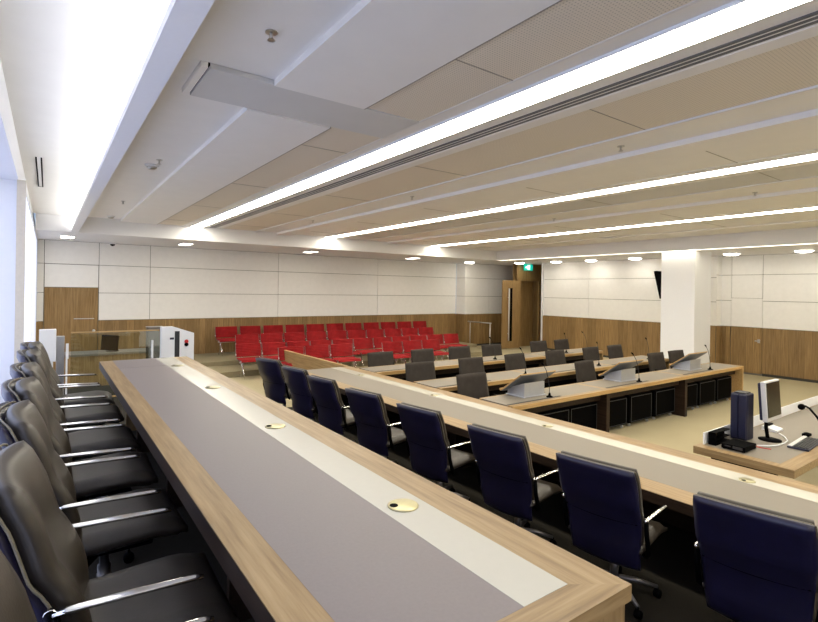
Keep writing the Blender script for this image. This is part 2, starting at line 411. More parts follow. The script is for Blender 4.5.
# lamps
def lamp(name, label, group, x0, x1, y0, y1, z, m, drop=0):
    t = thing(name, label, 'ceiling light', ((x0 + x1) / 2, (y0 + y1) / 2, z), 0, group)
    MB().box(x0 + .012, x1 - .012, y0 + .012, y1 - .012, z - drop, z + .02).build('diffuser', m, t, True)
    MB().box(x0, x0 + .012, y0, y1, z - .004, z + .03).box(x1 - .012, x1, y0, y1, z - .004, z + .03).box(x0 + .012, x1 - .012, y0, y0 + .012, z - .004, z + .03).box(x0 + .012, x1 - .012, y1 - .012, y1, z - .004, z + .03).build('lamp_frame', WHITE, t, True)
    return t
for (a, b), lb in zip(LX, ('nearest and widest looking of the long ceiling light strips', 'middle of the three long ceiling light strips', 'long ceiling light strip farthest from the windows')):
    lamp('light_strip', lb, 'long light strips in the ceiling', a, b, -3.9, 12.93, ZC - .012, TUBE, .006)
t = thing('cove_light', 'concealed cove lamp glowing white along the window side ceiling bay', 'ceiling light', (.46, 4.4, ZS + .02))
MB().box(.43, .49, -3.9, 12.9, ZS + .022, ZS + .045).build('diffuser', COVE, t, True)
t = thing('edge_light', 'thin continuous light line at the edge of the right hand soffit', 'ceiling light', (13.3, 4.4, ZS + .01))
MB().box(13.242, 13.358, -3.9, 12.9, ZS + .015, ZS + .035).build('diffuser', EDGE, t, True)
for i, (x, l) in enumerate([(.36, 'rectangular downlight in the soffit by the window wall corner'), (2.92, 'rectangular downlight in line with the nearest light strip'), (6.45, 'rectangular downlight in line with the middle light strip'), (10.28, 'rectangular downlight in line with the farthest light strip')]):
    lamp('rectangular_downlight', l, 'rectangular downlights in the back soffit', x - .14, x + .14, 13.8, 14.4, ZS - .022, DOWN)
def downlight(x, y, label):
    t = thing('round_downlight', label, 'downlight', (x, y, ZS - .02), 0, 'round downlights in the right soffit')
    MB().lathe([(.02, -.035), (.11, -.03), (.17, -.012), (.195, .018)], n=28).build('lamp', DOWNR, t)
    MB().lathe([(.197, .006), (.23, .006), (.235, .012), (.23, .0195), (.197, .0195), (.197, .006)], n=24).build('trim_ring', WHITE, t)
    return t
dl = [(13.25, 14.45, 'round downlight above the pier in the back wall'), (14.75, 13.25, 'round downlight just in front of the exit sign'), (15.02, 11.75, 'round downlight over the right wall nearest the entrance'),
      (15.1, 10.35, 'round downlight over the right wall, second from the entrance'), (15.08, 8.75, 'round downlight between the wall screen and the entrance'), (15.05, 5.98, 'round downlight just beyond the white column'), (15.1, 4.38, 'round downlight at the right edge of the photo')]
p0 = downlight(*dl[0])
for x, y, l in dl[1:]: dup(p0, (x, y, ZS - .02), 0, l)
# sprinklers, detector, camera dome
def sprinkler(x, y, z, label):
    t = thing('sprinkler', label, 'sprinkler', (x, y, z - .05), 0, 'ceiling sprinklers')
    MB().lathe([(.010, .012), (.010, .05)], n=10).lathe([(.012, .012), (.004, .008), (.020, .004), (.024, 0), (.022, .002)], n=14).build('sprinkler_head', STEEL, t)
    MB().lathe([(.036, .044), (.034, .05)], n=16).build('rosette', STEEL, t)
    return t
sp = [(1.04, 2.86, ZC + .015, 'chrome sprinkler nearest the camera beside the cove beam'), (1.05, 6.54, ZC + .015, 'sprinkler beside the smoke detector'), (1.06, 10.13, ZC + .015, 'sprinkler near the back end of the first ceiling bay'),
      (4.67, 2.88, ZC + .008, 'nearest sprinkler on the second ceiling band'), (4.66, 6.44, ZC + .008, 'middle sprinkler on the second ceiling band'), (4.66, 10.1, ZC + .008, 'far sprinkler on the second ceiling band'),
      (8.24, 2.98, ZC + .008, 'nearer sprinkler on the third ceiling band'), (8.22, 6.5, ZC + .008, 'farther sprinkler on the third ceiling band')]
p0 = sprinkler(*sp[0])
for x, y, z, l in sp[1:]: dup(p0, (x, y, z - .05), 0, l)
t = thing('smoke_detector', 'round white smoke detector on the ceiling beside a sprinkler', 'smoke detector', (1.02, 6.87, ZC - .045))
MB().lathe([(.03, 0), (.055, .02), (.06, .035)], n=20).build('sensor', STEEL, t); MB().lathe([(.075, .035), (.08, .06)], n=24).build('base', WPL, t)
t = thing('smoke_detector', 'white smoke detector at the far end of the ceiling', 'smoke detector', (1.08, 12.45, ZC - .045))
MB().lathe([(.03, 0), (.055, .02), (.06, .035)], n=20).build('sensor', STEEL, t); MB().lathe([(.075, .035), (.08, .06)], n=24).build('base', WPL, t)
t = thing('security_camera', 'small black dome camera under the back soffit', 'security camera', (1.38, 15.35, ZS - .087))
MB().lathe([(.01, 0), (.045, .015), (.06, .05)], n=18).build('dome', BLACK, t); MB().lathe([(.07, .05), (.075, .09)], n=18).build('base', WPL, t)
t = thing('air_vent', 'slim white slot vent in the ceiling bay by the windows', 'vent', (-.10, 8.3, ZC - .012))
MB().box(-.135, -.12, 7.25, 9.35, ZC - .012, ZC, 0).box(-.085, -.07, 7.25, 9.35, ZC - .012, ZC, 0).box(-.12, -.085, 9.32, 9.35, ZC - .012, ZC, 0).build('slot', BLACK, t, True)
MB().box(-.12, -.085, 7.25, 9.32, ZC - .01, ZC).build('vent_blade', WPL, t, True)
# exit sign
t = thing('exit_sign', 'green and white running man exit sign over the entrance', 'exit sign', (15.45, 13.42, ZS - .27))
MB().box(-.24, .24, -.02, .02, 0, .24, 0, .004).build('sign_panel', TEAL, t)
m_ = MB().box(-.07, .07, -.026, -.02, .03, .21)
m_.build('doorway_symbol', SIGNW, t)
m_ = MB().box(-.018, .012, -.030, -.026, .165, .195).obox((.035, .004, .07), Matrix.Translation((-.004, -.028, .125)) @ Matrix.Rotation(.25, 4, 'Y')) \
    .obox((.018, .004, .07), Matrix.Translation((.022, -.028, .07)) @ Matrix.Rotation(-.6, 4, 'Y')).obox((.018, .004, .07), Matrix.Translation((-.026, -.028, .07)) @ Matrix.Rotation(.6, 4, 'Y')).obox((.07, .004, .014), Matrix.Translation((0, -.028, .14)) @ Matrix.Rotation(.5, 4, 'Y'))
m_.build('running_figure', TEAL, t)
m_ = MB().prism([(-.19, .12), (-.14, .17), (-.14, .135), (-.09, .135), (-.09, .105), (-.14, .105), (-.14, .07)], -.024, -.02, 'y')
m_.build('arrow', SIGNW, t)
MB().tube([(-.15, 0, .24), (-.15, 0, .272)], .008).tube([(.15, 0, .24), (.15, 0, .272)], .008).build('hanger', STEEL, t)
# wall screen behind the column
t = thing('wall_screen', 'black flat screen tilted down beside the white column', 'television', (14.35, 7.62, 2.05))
R_ = Matrix.Translation((.02, .02, .42)) @ Matrix.Rotation(radians(-10), 4, 'X')
MB().obox((1.25, .07, .82), Matrix.Translation((.62, 0, .43)) @ Matrix.Rotation(radians(-13), 4, 'X'), 0, .006).build('casing', BLACK, t)
MB().obox((1.17, .006, .74), Matrix.Translation((.62, .0375, .435)) @ Matrix.Rotation(radians(-13), 4, 'X')).build('screen', SCR, t)
MB().tube([(.6, -.03, .43), (.6, -.14, .55), (.6, -.14, 1.29)], .025).build('bracket', BLACK, t)

# ------------------------------------------------------------------ judges' bench
BX0, BX1, BY0, BY1, BT = .456, 1.318, .76, 6.22, 1.40
t = bench = thing('judges_bench', 'long raised oak bench with mauve grey inlay in the foreground', 'bench', (.9, 3.5, DA))
z0 = BT - .045
MB().box(BX0, .572, BY0 + .1, BY1, z0, BT).build('edge_rail', WY, t, True)
MB().box(1.17, BX1, BY0 + .1, BY1, z0, BT).build('edge_rail', WY, t, True)
MB().prism([(BX0, BY0), (BX1, BY0), (1.17, BY0 + .1), (.572, BY0 + .1)], z0, BT, 'z').build('end_rail', WX, t, True)
MB().prism([(BX0, BY0), (.572, BY0 + .1), (BX0, BY0 + .1)], z0, BT, 'z').build('mitre_corner', WY, t, True)
MB().prism([(BX1, BY0), (BX1, BY0 + .1), (1.17, BY0 + .1)], z0, BT, 'z').build('mitre_corner', WY, t, True)
MB().box(.572, .994, BY0 + .1, 5.60, z0, BT + .0005).box(.572, .994, 5.606, BY1, z0, BT + .0005).build('inlay', INLAY, t, True)
MB().box(.994, 1.17, BY0 + .1, BY1, z0, BT + .001).build('glass_strip', STRIP, t, True)
MB().box(BX0 - .002, BX0 + .02, BY0, BY1, BT - .075, BT - .003).build('edge_lip', WDK, t, True)
MB().box(BX0 + .02, BX1 - .012, BY0 + .012, BY0 + .05, DA, BT - .045).build('end_panel', WZ, t, True)
MB().box(BX0 + .25, BX1 - .012, BY1 - .06, BY1 - .02, DA, BT - .045).build('end_panel', WZ, t, True)
MB().box(BX1 - .035, BX1 - .012, BY0 + .05, BY1 - .06, DA, BT - .045).build('front_panel', WZ, t, True)
MB().box(1.305, 1.345, -3.9, 6.95, 0, DA).build('plinth_panel', WDK, t, True)
for yy in (2.36, 3.84, 5.3):
    MB().box(.70, BX1 - .04, yy, yy + .04, DA, BT - .046).build('divider', WDK, t, True)
def port(parent, x, y, z, r=.058, m=BRASS):
    g = MB().lathe([(r, 0), (r, .003), (r * .9, .0045), (.001, .0045)], (x, y, z), 28).build('cable_port', m, parent)
    MB().lathe([(.016, .0045), (.016, .0055)], (0, 0, 0), 14).build('cable_opening', BLACK, g).location = (x - .033, y + .012, z)
    return g
for yy in (5.524, 4.176, 2.812, 1.522): port(t, 1.082 - .9, yy - 3.5, BT - DA + .001)

# ------------------------------------------------------------------ executive chairs (front = +x)
def arc(a, b, n): return [a + (b - a) * i / n for i in range(n + 1)]
def prof(v):   # side profile of the backrest: x and z for v 0..1
    z = .44 + v * .59
    x = -.185 - .165 * v + .030 * sin(pi * max(0, min(1, v / .55))) * (v < .55) - .02 * max(0, v - .8) / .2 * (v > .8) 
    return x, z
def back_fn(off, wid):
    def fn(u, v):
        x, z = prof(v); s = 2 * u - 1
        w = wid * (.90 + .10 * min(1, v / .6)) * (1 - .03 * max(0, v - .9) / .1)
        x += .045 * s * s + off
        zz = z - .012 * s * s * v * (v > .5)
        return (x, s * w / 2, zz), Vector((1, -.16 * s, .22)).normalized()
    return fn
def make_exec(label, group):
    t = thing('executive_chair', label, 'chair', (0, 0, 0), 0, group)
    def rnd(base, p=.16):
        def th(u, v):
            e = min(u, 1 - u, v * 1.1 + .001, (1 - v) * 1.1 + .001) / p
            return base * (1 if e >= 1 else max(.25, math.sqrt(max(0, 1 - (1 - e) ** 2))))
        return th
    MB().slab(back_fn(.016, .53), 16, 18, rnd(.044)).build('backrest', BROWN, t)
    bsh = back_fn(-.050, .545)
    sh = MB().slab(lambda u, v: bsh(u, v * 1.22 - .22), 16, 20, rnd(.024, .08)).build('back_shell', NAVY, t)
    fn = back_fn(-.026, .549)
    pp = [fn(0, v)[0] for v in arc(.30, .985, 16)] + [fn(u, .992)[0] for u in arc(.03, .97, 16)] + [fn(1, v)[0] for v in arc(.985, .30, 16)]
    MB().tube(pp, .0045, 6).build('piping', PIPE, sh)
    fs = back_fn(-.0745, .535)
    MB().tube([fs(u, .34)[0] for u in arc(.02, .98, 14)], .003, 6).build('seam', BLACK, sh)
    def seat(u, v):
        s = 2 * v - 1; x = -.20 + .51 * u
        z = .445 + .025 * u - .03 * max(0, u - .75) / .25 * (u > .75) - .006 * (1 - s * s)
        return (x, s * .255, z), Vector((0, 0, 1))
    MB().slab(seat, 14, 12, rnd(.045, .14)).build('seat', BROWN, t)
    MB().box(-.16, .18, -.17, .17, .375, .405, 0, .01).build('seat_plate', BLACK, t)
    for s in (-1, 1):
        a = MB()
        y = s * .285
        a.tube([(-.205, y, .668), (-.17, y, .668), (0, y, .664), (.16, y, .656), (.185, y, .652)], [.011, .013, .014, .013, .008], 10, flat=.75)
        a.lathe([(.016, -.008), (.016, .008)], (-.21, y, .668), 14, axis='y')
        arm = a.build('armrest', CHROME, t)
        MB().tube([(-.20, y, .655), (-.19, y, .56), (-.15, y, .44), (-.10, y * .9, .392), (-.05, y * .55, .388)], [.014, .016, .018, .018, .018], 8).build('arm_post', BLACK, arm)
    MB().lathe([(.028, .10), (.028, .26), (.020, .26), (.020, .375)], n=16).build('gas_column', STEELD, t)
    for k in range(5):
        a = 2 * pi * k / 5 + .3
        lg = MB().tube([(.02 * cos(a), .02 * sin(a), .115), (.16 * cos(a), .16 * sin(a), .105), (.29 * cos(a), .29 * sin(a), .075)], [.022, .019, .013], 8).build('leg', STEELD, t)
        MB().lathe([(.024, -.022), (.028, -.015), (.028, .015), (.024, .022)], (.29 * cos(a), .29 * sin(a), .028), 14, axis='y').tube([(.29 * cos(a), .29 * sin(a), .03), (.29 * cos(a), .29 * sin(a), .075)], .007, 6).build('caster', BLACK, lg)
    return t
G1 = 'leather chairs behind the raised bench'
lab = ['dark leather chair on the dais nearest the camera, at the lower left corner', 'second dark leather chair from the camera along the raised bench', 'third dark leather chair from the camera along the raised bench',
       'fourth dark leather chair along the raised bench, in the middle of its row', 'third from last dark leather chair along the raised bench', 'second from last dark leather chair along the raised bench', 'dark leather chair on the dais farthest away, beside the glass gate']
ex = make_exec(lab[0], G1)
for i, y in enumerate((1.15, 1.95, 2.74, 3.47, 4.20, 5.09, 5.77)):
    loc = (.232 if i else .195, y, DA); rz = random.uniform(-.03, .03)
    if i == 0: ex.location = loc; ex.rotation_euler = (0, 0, rz)
    else: dup(ex, loc, rz, lab[i])
G2 = 'navy backed chairs along the middle bench'
lab = ['navy backed chair at the far end of the middle bench, beside the oak partition', 'second farthest navy backed chair along the middle bench', 'third farthest navy backed chair along the middle bench', 'fourth farthest navy backed chair along the middle bench',
       'fifth navy backed chair from the far end of the middle bench', 'navy backed chair third nearest the camera at the middle bench', 'navy backed chair second nearest, beyond the corner of the raised bench', 'large navy backed chair nearest the camera at the lower right']
for i, (x, y) in enumerate(((3.18, 7.82), (3.19, 6.74), (3.17, 5.82), (3.19, 4.83), (3.25, 3.88), (3.30, 2.90), (3.33, 2.02), (3.38, 1.13))):
    dup(ex, (x - .015, y + .025, .065), .30 if i == 0 else .17 + random.uniform(-.03, .03), lab[i], G2)

# ------------------------------------------------------------------ middle bench
RZ = .022
t = mid = thing('clerks_bench', 'long lower oak bench with taupe inlay crossing the middle of the room', 'bench', (4.77, 5.0, 0), RZ)
z0 = .695; T = .74
ya, yb = -7.6, 3.45
MB().box(-1.19, -.96, ya, yb, z0, T).build('edge_rail', WY, t)
MB().box(-.205, 0, ya, yb, z0, T).build('edge_rail', WY, t)
MB().box(-.96, -.40, ya, yb - .001, z0, T + .0005).build('inlay', INLAYB, t)
MB().box(-.40, -.205, ya, yb - .9, z0, T + .001).build('glass_strip', STRIP, t)
MB().box(-.40, -.205, yb - .9, yb - .001, z0, T + .0008).build('glass_strip_end', plain('grey_strip', (.36, .34, .29), .3), t)
MB().box(-1.192, -1.17, ya, yb, T - .08, T - .004).build('edge_lip', WDK, t)
MB().box(-.06, -.02, ya, yb, 0, z0).build('front_panel', WDK, t)
for yy in (yb - .06, yb - 2.0, yb - 3.9, yb - 5.8, yb - 7.7, yb - 9.6):
    MB().box(-.80, -.06, yy, yy + .04, 0, z0).build('divider', WDK, t)
for yy in (7.47, 5.51, 3.58, 1.66, -.27): port(t, -.335, yy - 5.0, T + .001)
t = thing('oak_partition', 'low oak partition panel continuing the line of the middle bench', 'partition', (4.77, 5.0, 0), RZ)
MB().box(-.045, 0, 3.46, 6.42, 0, .725, 0, .002).build('panel', WY, t)
MB().box(-.05, .005, 3.46, 6.425, .725, .742, 0, .002).build('top_cap', YEL, t)

# ------------------------------------------------------------------ advocates' desks
def desk(label, x0, x1, yf, yr, seps, first):
    t = thing('advocates_desk', label, 'desk', ((x0 + x1) / 2, (yf + yr) / 2, 0), 0, 'rows of oak desks')
    z0 = .695; T = .74
    w = MB().box(x0, x1, yf + .012, yf + .085, z0, T).box(x0, x1, yr - .05, yr, z0, T).box(x1 - .06, x1, yf + .085, yr - .05, z0, T)
    xs = [x0] + seps + [x1]
    for s in seps: w.box(s - .05, s + .05, yf + .085, yr - .05, z0, T)
    w.build('desktop_frame', WX, t, True)
    MB().box(x0, x1, yf, yf + .012, z0 - .012, T).build('front_lipping', YEL, t, True)
    for i in range(len(xs) - 1):
        a = xs[i] + (.05 if i else 0); b = xs[i + 1] - (.06 if i == len(xs) - 2 else .05)
        MB().box(a, b, yf + .085, yr - .05, z0, T + .0005).build('inlay', INLAYB, t, True)
        MB().box(a + .02, a + (b - a) * .52, yf + .09, yf + .125, T + .0005, T + .004).build('cable_lid', DGREY, t, True)
    MB().box(x1 - .045, x1, yf, yr, 0, z0 - .012).build('end_panel', YEL if first else WX, t, True)
    for s in seps: MB().box(s - .04, s + .04, yf + .03, yr - .06, 0, z0 - .012).build('support_panel', WDK, t, True)
    MB().box(x0 + .02, x1 - .045, yf + .14, yf + .155, .56, z0).build('apron', WDK, t, True)
    ym = yr - .085 if first else yf + .16
    for i in range(len(xs) - 1):
        MB().box(xs[i] + .045, xs[i + 1] - (.05 if i == len(xs) - 2 else .045), ym, ym + .015, .04, z0).build('modesty_panel', BLACK, t, True)  # added black panel that blocks light under the desk
    return t
desk('front row oak desk carrying the three lecterns', 4.83, 11.76, 4.41, 5.03, [6.97, 9.40], True)
desk('second row oak desk behind the lectern row', 4.79, 11.55, 5.82, 6.50, [7.05, 9.35], False)
desk('back row oak desk in front of the red seats', 4.75, 11.55, 7.52, 8.17, [7.0, 9.3], False)
# black rolling cabinets under the front desk
def cabinet(label):
    t = thing('rolling_cabinet', label, 'cabinet', (0, 0, 0), 0, 'black cabinets under the front desk')
    MB().box(-.34, .34, .02, .34, .06, .52, 0, .004).build('body', BLACK, t)
    dr = MB().box(-.325, .325, .002, .02, .075, .505, 0, .003).build('door', BLACK, t)
    MB().box(-.32, -.308, -.002, .002, .08, .50).box(.308, .32, -.002, .002, .08, .50).box(-.308, .308, -.002, .002, .488, .50).box(-.308, .308, -.002, .002, .08, .092).build('door_rim', DGREY, dr)
    for x in (-.28, .28):
        for y in (.06, .30):
            MB().lathe([(.022, -.012), (.026, 0), (.022, .012)], (x, y, .026), 14, axis='x').tube([(x, y, .028), (x, y, .064)], .009, 6).build('caster', SILV, t)
    return t
cx = [5.20, 5.89, 6.58, 7.40, 8.17, 8.96, 9.82, 10.57, 11.32]
cl = ['black cabinet under the first lectern, nearest the middle bench', 'second black cabinet from the middle bench', 'black cabinet left of the first support panel', 'black cabinet just right of the first support panel', 'black cabinet under the second lectern', 'black cabinet left of the second support panel',
      'black cabinet just right of the second support panel', 'second from last black cabinet under the third lectern', 'black cabinet next to the oak end panel of the front desk']
for i, x in enumerate(cx):
    if i == 0: cb = cabinet(cl[0]); cb.location = (x, 4.585, 0)
    else: dup(cb, (x, 4.585, 0), 0, cl[i])
# lecterns
def lectern(label):
    t = thing('lectern', label, 'lectern', (0, 0, 0), 0, 'tabletop lecterns on the front desk')
    MB().box(-.24, .24, -.17, .17, 0, .012, 0, .003).build('base_plate', ALU, t)
    MB().prism([(-.15, .012), (.16, .012), (.16, .10), (.10, .115), (-.15, .20)], -.21, .21, 'x').build('stand', ALU, t)
    M = Matrix.Translation((.03, -.01, .20)) @ Matrix.Rotation(radians(-36), 4, 'X')
    bd = MB().obox((.74, .46, .016), M, 0, .003).build('reading_board', YEL, t)
    MB().obox((.72, .44, .006), M @ Matrix.Translation((0, 0, -.012))).build('board_underside', plain('dark_aluminium', (.20, .215, .235), .45, .4), bd)
    MB().obox((.74, .02, .035), M @ Matrix.Translation((0, .23, .016)), 0, .003).build('book_ledge', YEL, bd)
    return t
ll = ['tabletop lectern nearest the middle bench', 'middle one of the three tabletop lecterns', 'tabletop lectern in front of the white column']
lc = lectern(ll[0]); lc.location = (5.58, 4.85, .741)
for x, l in zip((7.95, 10.30), ll[1:]): dup(lc, (x, 4.85, .741), 0, l)
# gooseneck microphones
def mic(label):
    t = thing('gooseneck_microphone', label, 'microphone', (0, 0, 0), 0, 'gooseneck microphones on the desks')
    MB().lathe([(.045, 0), (.045, .012), (.02, .022), (.012, .06)], n=18).build('base', BLACK, t)
    MB().tube([(0, 0, .05), (-.01, 0, .16), (-.04, -.005, .27), (-.09, -.01, .38), (-.15, -.01, .46)], .0045, 8).build('gooseneck', DGREY, t)
    MB().tube([(-.145, -.01, .455), (-.165, -.01, .475), (-.19, -.01, .49)], [.008, .013, .010], 10).build('microphone_head', BLACK, t)
    return t
ms = [(5.72, 4.55, 'gooseneck microphone right of the first lectern'), (8.02, 4.55, 'gooseneck microphone right of the middle lectern'), (10.58, 4.55, 'gooseneck microphone right of the lectern by the column'),
      (6.9, 6.02, 'leftmost gooseneck microphone on the second row desk'), (9.1, 6.02, 'middle gooseneck microphone on the second row desk'), (11.0, 6.02, 'rightmost gooseneck microphone on the second row desk'),
      (7.9, 7.75, 'left gooseneck microphone on the back row desk'), (10.35, 7.75, 'middle gooseneck microphone on the back row desk'), (11.2, 7.75, 'rightmost gooseneck microphone on the back row desk')]
mc = mic(ms[0][2]); mc.location = (*ms[0][:2], .741)
for x, y, l in ms[1:]: dup(mc, (x, y, .741), random.uniform(-.3, .3), l)

# charcoal task chairs, front = -y
def task(label, group):
    t = thing('task_chair', label, 'chair', (0, 0, 0), 0, group)
    def bf(u, v):
        s = 2 * u - 1
        return (s * (.31 - .012 * v), .24 + .085 * v - .03 * s * s, .55 + .41 * v), Vector((.08 * s, -1, .18)).normalized()
    def th(b, p):
        def f(u, v):
            e = min(u, 1 - u, v, 1 - v) / p
            return b * (1 if e >= 1 else max(.3, math.sqrt(max(0, 1 - (1 - e) ** 2))))
        return f
    MB().slab(bf, 12, 10, th(.026, .07)).build('backrest', GREYF, t)
    def sf(u, v):
        s = 2 * u - 1
        return (s * .26, -.25 + .48 * v, .455 - .02 * max(0, .2 - v) / .2 * (v < .2)), Vector((0, 0, 1))
    MB().slab(sf, 12, 10, th(.035, .12)).build('seat', GREYF, t)
    MB().tube([(0, .10, .40), (0, .25, .40), (0, .29, .46), (0, .295, .62)], .02, 8).build('back_stem', BLACK, t)
    MB().box(-.12, .12, -.12, .14, .385, .42, 0, .008).build('seat_plate', BLACK, t)
    for s in (-1, 1):
        MB().tube([(s * .10, .02, .40), (s * .27, .03, .41), (s * .295, .03, .50), (s * .295, .02, .63)], .012, 8).box(s * .295 - .025, s * .295 + .025, -.10, .12, .63, .655, 0, .008).build('armrest', BLACK, t)
    MB().lathe([(.028, .10), (.028, .26), (.018, .26), (.018, .39)], n=14).build('gas_column', STEEL, t)
    for k in range(5):
        a = 2 * pi * k / 5
        lg = MB().tube([(.02 * cos(a), .02 * sin(a), .11), (.28 * cos(a), .28 * sin(a), .075)], [.02, .012], 8).build('leg', BLACK, t)
        MB().lathe([(.027, -.018), (.027, .018)], (.28 * cos(a), .28 * sin(a), .028), 12, axis='y').tube([(.28 * cos(a), .28 * sin(a), .03), (.28 * cos(a), .28 * sin(a), .076)], .007, 6).build('caster', BLACK, lg)
    return t
rows = [(5.32, [5.22, 8.03, 10.50, 11.35], 'charcoal chairs behind the lectern desk', ['charcoal chair between the middle bench and the first lectern', 'charcoal chair just behind the middle lectern', 'charcoal chair left of the lectern by the column', 'charcoal chair hidden behind the lectern by the column']),
        (6.68, [5.25, 6.45, 7.66, 8.90, 10.19, 11.16], 'charcoal chairs behind the second row desk', None), (8.22, [5.43, 6.49, 7.51, 8.52, 10.2, 11.14], 'charcoal chairs behind the back row desk', None)]
tk = None
for y, xs, g, lb in rows:
    for i, x in enumerate(xs):
        l = lb[i] if lb else '%s charcoal chair from the left behind the %s desk' % (ORD[i], 'second row' if y < 7.5 else 'back row')
        if tk is None: tk = task(l, g); tk.location = (x, y, 0)
        else: dup(tk, (x, y, 0), random.uniform(-.07, .07), l, g)

# red ribbed audience seats, front = -y
def red_seat(label, group, w):
    t = thing('audience_seat', label, 'seat', (0, 0, 0), 0, group)
    h = w / 2 - .022
    m = MB(); n = 8
    for i in range(n):      # rib rolls of the back
        z = .50 + .31 * (i + .5) / n; y = .20 + .07 * (i + .5) / n
        m.tube([(-h, y, z), (h, y, z)], .0215, 10, flat=1)
    m.build('backrest', RED, t)
    m = MB()
    for i in range(9):
        y = .19 - .44 * (i + .5) / 9; z = .445 + .018 * abs(i - 4) / 4 - (.03 if i == 8 else 0)
        m.tube([(-h, y, z), (h, y, z)], .0265, 10, flat=.8)
    m.build('seat', RED, t)
    for s in (-1, 1):
        MB().tube([(s * (h + .008), .265, .80), (s * (h + .008), .20, .50), (s * (h + .008), .16, .45), (s * (h + .008), -.22, .45)], .007, 6).build('side_rail', STEELD, t)
    MB().tube([(-w / 2 + .03, -.02, .395), (w / 2 - .03, -.02, .395)], .022, 8).build('beam', STEEL, t)
    MB().tube([(-h + .08, -.02, .39), (-h + .08, .04, .20), (-h + .08, .17, .012)], .013, 8).tube([(-h + .08, -.02, .39), (-h + .08, -.10, .2), (-h + .08, -.22, .012)], .013, 8).build('leg', CHROME, t)
    MB().tube([(h - .08, -.02, .39), (h - .08, .04, .20), (h - .08, .17, .012)], .013, 8).tube([(h - .08, -.02, .39), (h - .08, -.10, .2), (h - .08, -.22, .012)], .013, 8).build('leg', CHROME, t)
    MB().lathe([(.020, -.006), (.024, 0), (.020, .006)], (-h - .015, .19, .56), 10, axis='x').build('arm_knuckle', SILV, t)
    return t
spec_rows = [(14.85, .25, 3.92, 11.72, 11, -.05, 'back row against the wainscot', 'seats of the back row'), (13.36, .14, 4.07, 10.85, 10, -.055, 'second row from the back', 'seats of the second row'),
             (12.28, 0, 3.76, 11.05, 11, -.065, 'third row from the back', 'seats of the third row'), (11.18, 0, 4.42, 6.45, 3, -.06, 'left block of the front row', 'seats of the front row'), (11.05, 0, 7.25, 9.25, 3, -.06, 'right block of the front row', 'seats of the front row')]
rs = None
for y, z, a, b, n, rot, nm, g in spec_rows:
    for i in range(n):
        p = (b - a) / n; x = a + p * (i + .5); yy = y
        l = '%s red ribbed seat from the left in the %s' % (ORD[i], nm)
        if rs is None: rs = red_seat(l, g, .66); rs.location = (x, yy, z)
        else: dup(rs, (x, yy, z), 0, l, g)

# handrail at the end of the steps
t = thing('handrail', 'dark steel handrail at the end of the seating steps', 'handrail', (13.06, 13.65, 0))
MB().tube([(0, -.62, 1.06), (0, .62, 1.06)], .022, 10).build('rail', STEEL, t)
for y in (-.56, .50): MB().tube([(0, y, 0), (0, y, 1.05)], .018, 8).build('post', STEEL, t)

# ------------------------------------------------------------------ security gate beyond the raised bench
t = thing('gate_cabinet', 'white sloped gate cabinet with dark stripe and round reader', 'gate', (1.55, 8.0, DA))
MB().prism([(-.21, 0), (.23, 0), (.23, .885), (-.05, .985), (-.21, .985)], -.06, .06, 'y').build('cabinet_body', WPL, t)
MB().box(-.035, .03, -.064, -.058, 0, .92).build('dark_stripe', DGREY, t)
MB().box(-.10, -.045, -.066, -.058, .80, .83, 0, .003).build('display', DAYTINTP, t)
MB().lathe([(.028, -.066), (.028, -.058)], (.125, 0, .72), 18, axis='y').build('reader', BLACK, t)
MB().lathe([(.028, -.066), (.028, -.058)], (.125, 0, .765), 18, axis='y').build('red_symbol', REDP, t)
t = thing('gate_cabinet', 'white box topped gate post at the left end of the glass', 'gate', (.0, 8.0, DA))
MB().box(-.08, .10, -.09, .09, .58, .99, 0, .006).box(-.06, .07, -.06, .06, 0, .58).build('cabinet_body', WPL, t)
MB().box(.10, .19, -.03, .03, 0, .90, 0, .003).build('steel_post', STEEL, t)
MB().box(.205, .235, -.045, -.015, .60, .80, 0, .003).box(.205, .225, -.045, -.015, 0, .60).build('hinge_post', WPL, t)
t = thing('glass_gate', 'clear glass gate panel with thin top rail and steel pull', 'gate', (.78, 8.02, DA))
MB().box(-.52, .545, -.006, .006, .05, .93).build('pane', GLASS, t)
MB().box(-.52, .545, -.012, .012, .93, .945).build('top_rail', YEL, t)
MB().box(-.52, .545, -.012, .012, .03, .05).build('bottom_rail', YEL, t)
MB().tube([(.45, -.03, .10), (.45, -.03, .80)], .014, 8).box(.435, .465, -.03, -.006, .2, .23).box(.435, .465, -.03, -.006, .65, .68).build('pull_handle', SILV, t)
t = thing('glass_screen', 'grey glass side screen behind the white gate cabinet', 'partition', (1.34, 8.5, DA))
MB().box(-.12, .10, -.005, .005, 0, .95).build('pane', GLASSG, t)
MB().box(-.125, .105, -.01, .01, .95, .962).build('rail', STEEL, t)
# counter seen through the glass
t = thing('oak_counter', 'low oak counter with grey top seen through the glass gate', 'counter', (.95, 11.6, 0))
MB().box(-.75, .95, -.30, .30, .86, .90, 0, .004).build('countertop', INLAYB, t)
MB().box(-.72, .92, -.26, .26, 0, .86).build('cabinet_body', WZ, t)
t = thing('desk_screen', 'dark tilted touch screen standing on the far oak counter', 'monitor', (1.02, 11.55, .90))
MB().obox((.30, .03, .30), Matrix.Translation((0, 0, .175)) @ Matrix.Rotation(radians(-14), 4, 'X') @ Matrix.Rotation(.10, 4, 'Y'), 0, .006).build('screen', BLACK, t)
MB().box(-.06, .16, -.02, .16, 0, .012, 0, .003).tube([(.0, .08, .01), (0, .04, .14)], .016, 8).build('stand', DGREY, t)

